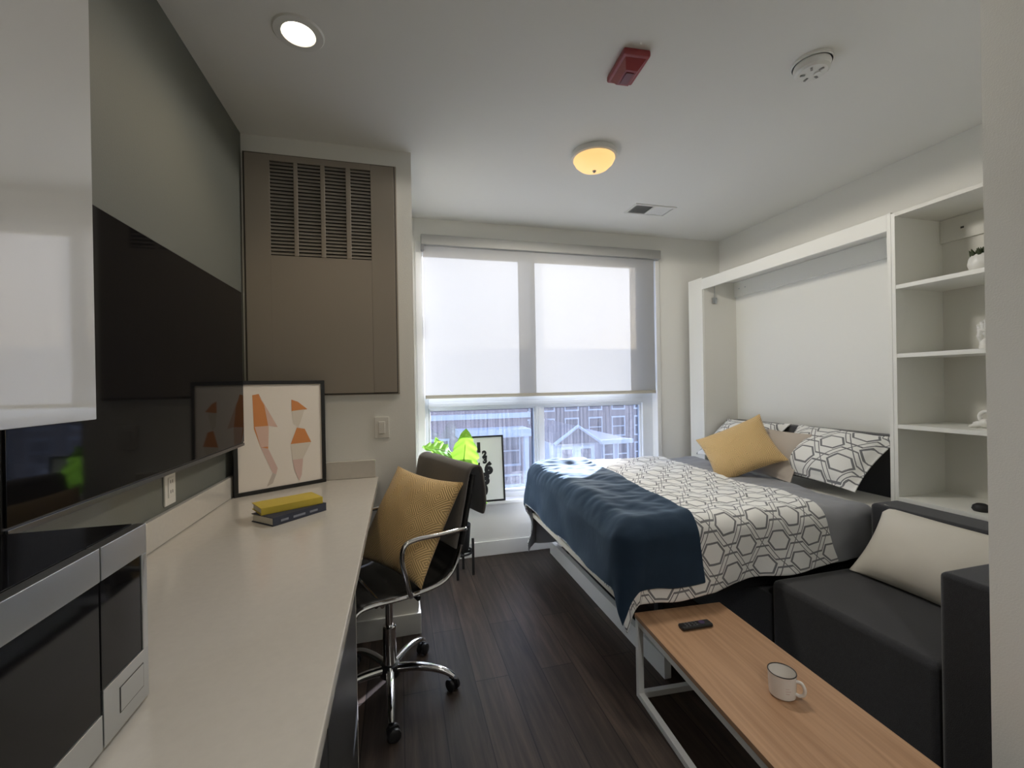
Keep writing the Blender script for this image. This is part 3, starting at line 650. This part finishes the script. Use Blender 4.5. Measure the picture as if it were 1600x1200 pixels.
# ------------------------------------------------------------------ bed
def rounded_slab(x0, x1, y0, y1, z0, z1, r=.06):
    return bx(x0, x1, y0, y1, z0, z1, bev=r, seg=4)
tag(obj('mattress', rounded_slab(1.0, 2.835, 1.79, 3.235, .447, .705), M['white'], smooth=60), 'white mattress lying on the lowered wall bed frame', 'mattress')
FX, NY, FY = .985, 1.775, 3.225      # foot, near and far edges of the bed
def ztop(x, y): return .722+.035*max(0, min(1, (y-1.9)/1.2))
def drape(u, v, off, r=.065, wav=1.0, seed=0, lump=.012, flare=.12):
    """cloth point: u = plan X, v = plan Y; whatever passes the foot or the sides bends down over the edge"""
    cx, cy = max(u, FX+r), min(max(v, NY+r), FY-r)
    dx, dy = u-cx, v-cy; L = math.hypot(dx, dy); z = ztop(cx, cy)+off
    fold = lump*(nz(u, v, seed, 3.2)+.6*nz(u, v, seed+5, 8)+.35*nz(u*1.0, v*2.2, seed+9, 13))
    if L < 1e-6: return Vector((u, v, z+fold))
    ex, ey = dx/L, dy/L; R = r+off*.6; q = R*PI/2
    if L < q: h, dn = R*math.sin(L/R), R*(1-math.cos(L/R))
    else:
        h, dn = R, R+(L-q)
    hang = max(0, L-q*.7)
    s = u*1.0+v*1.0 if L else 0
    ww = wav*hang*(.22*math.sin(11*(u-v)+seed)+.5*nz(u, v, seed+2, 4.5))
    h += hang*flare+ww*.35
    return Vector((cx+ex*h, cy+ey*h, z-dn+fold*(.5 if L > q else 1)))
def cloth(name, label, cat, m, u0, u1, v0, v1, off, nu, nv, thick, edge=None, **k):
    """edge(u,v) -> (u,v) lets hems wander"""
    def fn(a, b):
        u, v = u0+(u1-u0)*a, v0+(v1-v0)*b
        if edge: u, v = edge(u, v, a, b)
        return drape(u, v, off, **k)
    bm = BM(); sheet(bm, nu, nv, fn, lambda a, b: (u0+(u1-u0)*a, v0+(v1-v0)*b)); KEEP.add(id(bm))
    o = obj(name, bm, m, smooth=80)
    sd_ = o.modifiers.new('thickness', 'SOLIDIFY'); sd_.thickness = thick; sd_.offset = 1
    if isinstance(m, (list, tuple)): sd_.material_offset = 1; sd_.material_offset_rim = 0
    o.modifiers.new('smooth', 'SUBSURF').levels = 0; o.modifiers['smooth'].render_levels = 1
    return tag(o, label, cat)
cloth('bed_sheet', 'grey cotton bed sheet showing between the pillows and the duvet', 'bed sheet', M['gsheet'], 1.75, 2.42, NY-.24, FY+.15, .004, 50, 90, .006, seed=4, lump=.018, flare=.10,
      edge=lambda u, v, a, b: (u+.03*nz(v, 1, 3, 3)+.16*a*max(0, 1-b*5), v+(.05*(1-b)*nz(u, 2, 4, 4))))
cloth('duvet', 'white duvet printed with a grey hexagon trellis spread over the bed', 'duvet', [M['tre'], M['gsheet']], FX-.27, 2.10, NY-.30, FY+.62, .018, 110, 130, .018, seed=4, lump=.018, flare=.10, wav=.55,
      edge=lambda u, v, a, b: (u+(a**3)*(.05*nz(v, 0, 1, 2.5)+.16*max(0, (2.2-v)/.5)*.35), v+(1-b)**4*(.025*nz(u, 5, 0, 2.2)+.05*max(0, a-.5)*2)))
cloth('throw_blanket', 'navy plush throw blanket folded across the foot of the bed', 'blanket', M['navy'], FX-.295, 1.385, NY-.285, FY+.22, .052, 60, 120, .010, seed=4, lump=.018, flare=.10, wav=.55,
      edge=lambda u, v, a, b: (u+a*a*(.03*nz(v, 3, 2, 2)+.03*(v-2.5)), v))
put_pillow('sham_pillow', 'grey and white trellis pillow at the window side of the headboard', M['trep'], (2.665, 2.915, .925), (.03, -1, .01), (.76, .0, .64), .62, .45, .21, seed=1, group='trellis pillows against the headboard', pinch=.085, flange=.05)
put_pillow('sham_pillow', 'grey and white trellis pillow on the bed nearest the bookcase', M['trep'], (2.635, 2.180, .925), (.02, -1, -.03), (.78, .02, .63), .65, .46, .22, seed=5, group='trellis pillows against the headboard', pinch=.085, flange=.05)
put_pillow('linen_pillow', 'small beige linen pillow between the trellis pillows and the mustard one', M['beige'], (2.50, 2.47, .905), (.05, -1, -.04), (.50, .02, .86), .48, .35, .13, seed=8, pinch=.06, flange=.05)
put_pillow('mustard_pillow', 'mustard yellow woven cushion tilted on one corner on the bed', M['must'], (2.30, 2.53, .925), (.66, -.52, .40), (.42, .45, .86), .47, .40, .15, seed=9, group='mustard woven cushions', pinch=.10)

# ------------------------------------------------------------------ coffee table, remote and mug
ta = math.radians(-3.8)
tb = thing('coffee_table', 'low oak topped coffee table on a white tube frame', 'coffee table', (1.185, 1.125, 0), rotz=ta)
TW, TL, TH = .43, 1.22, .372
obj('tabletop', bx(-TW/2, TW/2, -TL/2, TL/2, TH-.020, TH, bev=.002), M['oak'], tb, world=False)
q = .026
for sx in (-1, 1):
    for sy in (-1, 1):
        cx, cy = sx*(TW/2-q/2-.002), sy*(TL/2-q/2-.002)
        obj('leg', bx(cx-q/2, cx+q/2, cy-q/2, cy+q/2, 0, TH-.020, bev=.002), M['wmet'], tb, world=False)
bm = BM()
for z0, z1 in ((0, q), (TH-.020-q, TH-.020)):
    for sx in (-1, 1): cx = sx*(TW/2-q/2-.002); box(bm, cx-q/2, cx+q/2, -TL/2+q, TL/2-q, z0, z1, .002)
    for sy in (-1, 1): cy = sy*(TL/2-q/2-.002); box(bm, -TW/2+q, TW/2-q, cy-q/2, cy+q/2, z0, z1, .002)
obj('frame_rail', bm, M['wmet'], tb, world=False)
rm = thing('remote_control', 'small black remote control lying on the coffee table', 'remote control', (1.197, 1.573, TH), rotz=math.radians(-2))
obj('body', bx(-.072, .072, -.021, .021, .001, .017, bev=.0075, seg=4), M['black'], rm, world=False)
bm = BM(); lathe(bm, [(.013, .0165), (.012, .019), (.006, .0185), (0, .018)], (.028, 0, 0), 20)
obj('round_pad', bm, mat('purple_pad', (.05, .03, .09), .4), rm, world=False)
bm = BM()
for i in range(4):
    for j in (-1, 0, 1): box(bm, -.052+i*.016, -.044+i*.016, j*.011-.0028, j*.011+.0028, .0165, .0185, .0008)
obj('keys', bm, mat('key_grey', (.10, .10, .11), .5), rm, world=False)
mg = thing('mug', 'white enamel mug with a black rim on the coffee table', 'mug', (1.209, 1.158, TH), rotz=math.radians(-62))
bm = BM(); lathe(bm, [(0, .001), (.034, .001), (.039, .006), (.0405, .04), (.0415, .078), (.0400, .078), (.0388, .04), (.037, .009), (0, .007)], (0, 0, 0), 48); obj('body', bm, M['enam'], mg, world=False)
bm = BM(); tube(bm, [(.0408*math.cos(a*2*PI/48), .0408*math.sin(a*2*PI/48), .0785) for a in range(48)], .0017, 8, closed=True); obj('rim', bm, M['rim'], mg, world=False)
bm = BM(); tube(bm, smooth_path([(.039, 0, .062), (.055, 0, .063), (.064, 0, .048), (.062, 0, .030), (.050, 0, .020), (.039, 0, .021)], 5), .0052, 10); obj('handle', bm, M['enam'], mg, world=False)
bm = BM()
for a, z, w in ((-.9, .044, .3), (-.85, .036, .4), (-.9, .028, .26)):
    tube(bm, [(.0402*math.cos(a+w*k/6-w/2), .0402*math.sin(a+w*k/6-w/2), z) for k in range(7)], .0007, 6)
obj('printed_mark', bm, mat('mug_print', (.45, .30, .28), .5), mg, world=False)

# ------------------------------------------------------------------ desk chair
ch = thing('desk_chair', 'black leather and chrome swivel desk chair pulled up to the counter', 'office chair', (-.06, 2.09, 0), rotz=math.radians(22))
SZ, HW = .545, .255
prof = [(-.235, SZ-.035), (-.215, SZ-.008), (-.16, SZ), (-.02, SZ-.008), (.12, SZ), (.185, SZ+.03), (.222, SZ+.085), (.25, SZ+.17), (.275, SZ+.29), (.30, SZ+.40), (.313, SZ+.455)]
P = smooth_path([(x, 0, z) for x, z in prof], 5)
def sling(a, b):
    i = a*(len(P)-1); k = int(min(i, len(P)-2)); p = P[k].lerp(P[k+1], i-k)
    rib = .004*abs(math.sin(a*PI*17))
    y = (b*2-1)*(HW-.012); sag = -.010*(1-(b*2-1)**2)
    return Vector((p.x-rib*.5+(-sag if a > .5 else 0), y, p.z+rib*.6+(sag if a < .5 else 0)))
bm = BM(); sheet(bm, 110, 10, sling); KEEP.add(id(bm))
o = obj('seat_and_back_sling', bm, M['lea'], ch, world=False, smooth=60); s_ = o.modifiers.new('thickness', 'SOLIDIFY'); s_.thickness = .016
for sy in (-1, 1):
    kz = next(i for i, p in enumerate(P) if p.z > SZ+.15)
    bm = BM(); tube(bm, [(p.x, sy*HW, p.z) for p in P[:kz+1]], .0095, 10); obj('side_rail', bm, M['chrome'], ch, world=False)
    bm = BM(); tube(bm, [(p.x, sy*HW, p.z) for p in P[kz:]], .0125, 10); obj('back_edge', bm, M['lea'], ch, world=False)
    bm = BM(); arm = [(.0, sy*HW, SZ-.012), (-.012, sy*(HW+.022), SZ+.01), (-.03, sy*(HW+.024), SZ+.08), (-.045, sy*(HW+.024), SZ+.165), (-.03, sy*(HW+.024), SZ+.215), (.02, sy*(HW+.024), SZ+.228), (.12, sy*(HW+.024), SZ+.226), (.235, sy*(HW+.022), SZ+.225), (.262, sy*(HW+.006), SZ+.215)]
    tube(bm, smooth_path(arm, 6), .0105, 12); obj('armrest', bm, M['chrome'], ch, world=False)
bm = BM(); bm.free()
for x, z in ((-.12, SZ-.014), (.08, SZ-.014), (.305, SZ+.43)):
    bm = BM(); tube(bm, [(x, -HW, z), (x, HW, z)], .009, 10); obj('cross_bar', bm, M['chrome'], ch, world=False)
obj('tilt_mechanism', bx(-.12, .10, -.055, .055, SZ-.065, SZ-.022, bev=.012), M['black'], ch, world=False)
bm = BM(); tube(bm, [(.02, -.05, SZ-.05), (.05, -.16, SZ-.055), (.06, -.20, SZ-.06)], [.006, .007, .011], 10); obj('lever', bm, M['black'], ch, world=False)
bm = BM(); tube(bm, [(-.08, -.05, SZ-.05), (-.11, -.15, SZ-.06)], [.006, .010], 10); obj('lever', bm, M['black'], ch, world=False)
bm = BM(); lathe(bm, [(0, .12), (.030, .12), (.030, .30), (.026, .305), (.017, .306), (.017, SZ-.06), (0, SZ-.06)], (0, 0, 0), 24); obj('gas_column', bm, M['chrome'], ch, world=False)
bm = BM(); lathe(bm, [(0, .075), (.045, .075), (.050, .095), (.042, .125), (.03, .13), (0, .13)], (0, 0, 0), 24); obj('hub', bm, M['black'], ch, world=False)
for k in range(5):
    a = math.radians(-88-22+72*k); ca, sa = math.cos(a), math.sin(a)
    pts = smooth_path([(.03*ca, .03*sa, .105), (.12*ca, .12*sa, .112), (.20*ca, .20*sa, .105), (.26*ca, .26*sa, .088), (.296*ca, .296*sa, .066)], 5)
    bm = BM(); tube(bm, pts, [.021-.0085*i/(len(pts)-1) for i in range(len(pts))], 12); lgo = obj('base_leg', bm, M['chrome'], ch, world=False)
    ang = a+.7*(k-2)
    bm = BM(); R_ = Matrix.Translation((.296*ca, .296*sa, 0)) @ Matrix.Rotation(ang, 4, 'Z')
    for sy in (-1, 1):
        tmp = BM(); lathe(tmp, [(0, -.010), (.020, -.010), (.0265, -.006), (.0265, .006), (.020, .010), (0, .010)], (0, 0, 0), 20)
        tmp.transform(R_ @ Matrix.Translation((-.008, sy*.016, .0265)) @ Matrix.Rotation(PI/2, 4, 'X')); me = bpy.data.meshes.new('tmp'); tmp.to_mesh(me); tmp.free(); bm.from_mesh(me); bpy.data.meshes.remove(me)
    tmp = BM(); box(tmp, -.028, .012, -.006, .006, .028, .058, .005); tmp.transform(R_); me = bpy.data.meshes.new('tmp'); tmp.to_mesh(me); tmp.free(); bm.from_mesh(me); bpy.data.meshes.remove(me)
    obj('caster', bm, M['black'], ch, world=False)
# grey throw draped over the chair back
def throw_bm():
    bx_ = lambda z: .25+(z-(SZ+.17))*(.063/.285)
    top = SZ+.462
    path = [(bx_(SZ+.14)-.030, SZ+.14), (bx_(SZ+.22)-.028, SZ+.22), (bx_(SZ+.32)-.026, SZ+.32), (bx_(SZ+.42)-.026, SZ+.42), (bx_(top)-.020, top+.012), (bx_(top)+.006, top+.026), (bx_(top)+.032, top+.012), (bx_(top)+.046, SZ+.41), (bx_(top)+.050, SZ+.33), (bx_(top)+.052, SZ+.262)]
    Q = smooth_path([(x, 0, z) for x, z in path], 5)
    bm = BM()
    def fn(a, b):
        i = a*(len(Q)-1); k = int(min(i, len(Q)-2)); p = Q[k].lerp(Q[k+1], i-k)
        y = (b*2-1)*(HW+.012); w = .004*nz(p.x*8+a*6, y*7, 2)
        cr = 0
        if a > .9: cr = -.02*max(0, abs(b*2-1)-.9)*10*(a-.9)*10
        return Vector((p.x+w, y+cr*math.copysign(1, b-.5), p.z+w))
    sheet(bm, 60, 30, fn); KEEP.add(id(bm)); return bm
bm = throw_bm(); bm.transform(local(ch)); loc = Vector((.2, 2.2, 1.0)); bm.transform(Matrix.Translation(-loc)); KEEP.add(id(bm))
o = obj('grey_throw', bm, M['throw'], smooth=70); o.location = loc; s_ = o.modifiers.new('thickness', 'SOLIDIFY'); s_.thickness = .010; s_.offset = 1
tag(o, 'grey throw folded over the back of the desk chair', 'blanket')
Lc = local(ch); R3 = Lc.to_3x3()
put_pillow('mustard_pillow', 'mustard yellow woven cushion standing on the desk chair seat', M['must'], (.035, 2.085, SZ+.235), (-.62, .78, .06), (.42, .30, .86), .47, .47, .15, seed=12, group='mustard woven cushions', pinch=.09)

# ------------------------------------------------------------------ window corner: plant, stand and poster
PXc, PYc = .425, 3.215
psd = thing('plant_stand', 'low black metal plant stand on the floor under the window', 'plant stand', (PXc, PYc, 0))
bm = BM()
obj('ring', (lambda b: (tube(b, [(PXc+.088*math.cos(a*2*PI/32), PYc+.088*math.sin(a*2*PI/32), .17) for a in range(32)], .008, 8, closed=True), box(b, PXc-.085, PXc+.085, PYc-.010, PYc+.010, .158, .172), box(b, PXc-.010, PXc+.010, PYc-.085, PYc+.085, .158, .172), b)[-1])(bm), M['mblk'], psd)
for k in range(4):
    a = math.radians(-20+90*k); obj('leg', bx(PXc+.096*math.cos(a)-.009, PXc+.096*math.cos(a)+.009, PYc+.096*math.sin(a)-.009, PYc+.096*math.sin(a)+.009, 0, .27, bev=.002), M['mblk'], psd)
pl = thing('potted_plant', 'bright green broad leaved plant in a black pot below the window', 'potted plant', (PXc, PYc, .173))
bm = BM(); lathe(bm, [(0, 0), (.058, 0), (.066, .02), (.080, .19), (.080, .20), (.074, .20), (.072, .17), (0, .165)], (PXc, PYc, .173), 32); obj('pot', bm, M['mblk'], pl)
def leaf_obj(base, tip, width, lean, seed, root):
    base, tip = Vector(base), Vector(tip); ax = tip-base; Lh = ax.length; ax.normalize()
    side = ax.cross(Vector(lean)).normalized(); nrm = side.cross(ax)
    def wprof(t): return (math.sin(PI*min(1, t**.62))**.7)*(1-.15*t)+.02*(1-t)
    bm = BM()
    def fn(a, b):
        s = b*2-1; w = width*wprof(a); notch = 1-.14*max(0, math.sin(a*PI*9+seed))*(abs(s)**4)*(1 if .15 < a < .9 else 0)
        v = base+ax*(a*Lh)+side*(s*w*notch)+nrm*(.22*w*abs(s)-.10*Lh*a*a+.010*math.sin(a*30+abs(s)*3)*abs(s))
        return v-ax*(abs(s)**2*w*.18)
    sheet(bm, 34, 14, fn); KEEP.add(id(bm))
    o = obj('leaf', bm, M['leaf'], pl, smooth=80)
    r0 = Vector(root); mid = (r0+base)/2+Vector((0, 0, .05))
    bm = BM(); tube(bm, smooth_path([r0, mid, base, base+ax*Lh*.6], 5), [.0045]*11+[.0025]*5, 8); obj('stem', bm, M['stem'], o)
leaf_obj((.455, 3.19, .80), (.475, 3.13, 1.085), .112, (0, -1, .2), 0, (PXc+.01, PYc, .35))
leaf_obj((.36, 3.16, .90), (.165, 3.06, 1.00), .10, (.3, -.6, .9), 2, (PXc-.02, PYc, .35))
leaf_obj((.36, 3.17, .84), (.17, 3.12, .885), .085, (.2, -.7, .9), 4, (PXc-.01, PYc-.02, .35))
leaf_obj((.47, 3.22, .60), (.63, 3.17, .53), .05, (.1, -.7, .8), 1, (PXc+.02, PYc+.01, .35))
leaf_obj((.34, 3.25, .82), (.27, 3.33, 1.02), .07, (.2, -1, .2), 3, (PXc-.02, PYc+.01, .35))
up2 = Vector((0, .055, .53)).normalized()
po, Ml, th = quadframe('number_poster', 'black framed poster of stacked black numerals on the window sill', 'picture', (.497, 3.452, WZ0+.005), (1, 0, 0), up2, .340, .535, .016, .014, None, M['fblk'])
bm = BM(); box(bm, .012, .328, .012, .523, -th*.5, -th*.42); bm.transform(Ml); obj('paper', bm, M['ppr2'], po, world=False, smooth=None)
DIG = [('1', .132, .443, .072), ('2', .178, .386, .050), ('2', .100, .386, .050), ('3', .180, .338, .050), ('3', .098, .336, .050), ('4', .122, .290, .050), ('6', .208, .272, .088), ('5', .130, .243, .046), ('7', .112, .185, .062), ('8', .178, .188, .086), ('9', .100, .118, .060), ('0', .162, .100, .084)]
bmn = BM()
for chx, x, y, sz in DIG:
    cu = bpy.data.curves.new('numeral', 'FONT'); cu.body = chx; cu.size = sz*1.38; cu.offset = sz*.115; cu.align_x = 'CENTER'; cu.extrude = .0006; cu.resolution_u = 4
    to = bpy.data.objects.new('numeral', cu); COL.objects.link(to); dg = bpy.context.evaluated_depsgraph_get(); dg.update()
    me = bpy.data.meshes.new_from_object(to.evaluated_get(dg)); me.transform(Ml @ Matrix.Translation((x, y-sz*.5, -th*.40))); bmn.from_mesh(me)
    bpy.data.objects.remove(to); bpy.data.curves.remove(cu); bpy.data.meshes.remove(me)
obj('numerals', bmn, M['ink'], po, world=False, smooth=None)

# ------------------------------------------------------------------ the street outside
GZ = -6.6
struct(obj('ground', bx(-40, 70, 5.5, 70, GZ-.2, GZ), M['road'], smooth=None))
def building(name, label, x0, x1, y0, y1, z1, wall, rows, cols, wy, sz=(.9, 1.5), roof=None, cornice=None):
    t = thing(name, label, 'building', ((x0+x1)/2, (y0+y1)/2, GZ))
    obj('walls', bx(x0, x1, y0, y1, GZ, z1), wall, t, smooth=None)
    if roof:
        bm = BM(); xm = (x0+x1)/2; prism(bm, [(x0-.2, z1), (x1+.2, z1), (xm, z1+roof)], y0-.25, y1, 'y'); obj('roof', bm, M['roof'], t, smooth=None)
        bm = BM(); tube(bm, [(x0-.25, y0-.27, z1), (xm, y0-.27, z1+roof), (x1+.25, y0-.27, z1)], .09, 6); obj('bargeboard', bm, M['hwhite'], t)
    if cornice:
        for cz, chh in cornice: obj('cornice', bx(x0-.1, x1+.1, y0-.28, y0, cz, cz+chh), M['hwhite'], t, smooth=None)
    for r in range(rows):
        for c in range(cols):
            cx = x0+(c+.5)*(x1-x0)/cols; cz = wy[r]
            bm = BM(); w, h = sz
            for a in ((cx-w/2-.08, cx-w/2, cz, cz+h), (cx+w/2, cx+w/2+.08, cz, cz+h), (cx-w/2-.1, cx+w/2+.1, cz-.12, cz), (cx-w/2-.1, cx+w/2+.1, cz+h, cz+h+.12)): box(bm, a[0], a[1], y0-.06, y0, a[2], a[3])
            box(bm, cx-w/2, cx+w/2, y0-.04, y0, cz+h*.48, cz+h*.53)
            f = obj('window_surround', bm, M['hwhite'], t, smooth=None); obj('pane', bx(cx-w/2, cx+w/2, y0-.03, y0-.005, cz, cz+h), M['hglass'], f, smooth=None)
    return t
a = building('brick_rowhouse', 'purple brick rowhouse across the street, seen through the left pane', -3, 7.2, 24, 33, 3.2, M['brick'], 3, 5, [-5.4, -3.2, .2], sz=(.95, 1.5), cornice=[(2.7, .5), (-.55, .28)])
obj('porch_roof', bx(3.0, 6.9, 22.3, 24, -1.45, -1.05), M['hwhite'], a, smooth=None)
for x in (3.15, 4.9, 6.65): obj('porch_column', bx(x-.13, x+.13, 22.4, 22.66, GZ, -1.45), M['hwhite'], a, smooth=None)
obj('porch_rail', bx(3.0, 6.9, 22.36, 22.46, -4.2, -4.0), M['hwhite'], a, smooth=None)
obj('porch_deck', bx(3.0, 6.9, 22.3, 24, -5.3, -5.0), M['hgrey'], a, smooth=None)
b = building('white_house', 'white gabled house across the street, seen through the right pane', 7.5, 9.5, 20, 26, -1.6, M['hwhite'], 2, 2, [-3.0, -5.4], sz=(.55, 1.1), roof=.85)
obj('balcony_deck', bx(7.6, 9.8, 18.6, 20, -4.1, -3.95), M['hgrey'], b, smooth=None)
bm = BM()
for z in (-3.15, -3.4, -3.65, -3.88): box(bm, 7.6, 9.8, 18.6, 18.64, z, z+.05)
for i in range(7): x = 7.62+i*.36; box(bm, x-.025, x+.025, 18.6, 18.65, GZ if i in (0, 6) else -4.0, -3.05)
obj('balcony_rail', bm, M['hwhite'], b, smooth=None)
building('grey_house', 'pale grey flat roofed house between the white house and trees', 10.6, 12.3, 21.5, 27, -1.75, M['hgrey'], 2, 2, [-3.1, -5.3], sz=(.5, 1.1), cornice=[(-1.95, .22)])
building('brown_apartments', 'long brown brick apartment block rising behind the small houses', 6.5, 26, 34, 42, 4.2, M['brick2'], 4, 9, [-5.5, -3.2, -.9, 1.5], sz=(1.1, 1.5), cornice=[(3.8, .4)])
def tree(name, label, x, y, h, r, seed):
    t = thing(name, label, 'tree', (x, y, GZ), group='evergreen trees across the street')
    bm = BM(); tube(bm, [(x, y, GZ), (x+.1, y, GZ+h*.4), (x, y, GZ+h*.8)], [.16, .12, .05], 8); obj('trunk', bm, M['bark'], t)
    bm = BM(); rnd = random.Random(seed)
    for k in range(420):
        a = rnd.random()*2*PI; v = rnd.random(); rr = r*math.sqrt(rnd.random())*(1-.75*v); p = Vector((x+rr*math.cos(a), y+rr*math.sin(a), GZ+h*(.25+.75*v)))
        d1 = Vector((rnd.uniform(-1, 1), rnd.uniform(-1, 1), rnd.uniform(-.6, .6))).normalized()*.22; d2 = Vector((rnd.uniform(-1, 1), rnd.uniform(-1, 1), rnd.uniform(-1, 1))).normalized()*.16
        bm.faces.new([bm.verts.new(q) for q in (p-d1, p+d2, p+d1, p-d2)])
    obj('foliage', bm, M['tree'], t, smooth=None)
tree('evergreen_tree', 'dark evergreen tree at the right of the right window pane', 13.55, 21, 4.2, .95, 1)
tree('evergreen_tree', 'dark evergreen tree standing between the white and grey houses', 10.15, 20.6, 3.4, .38, 2)
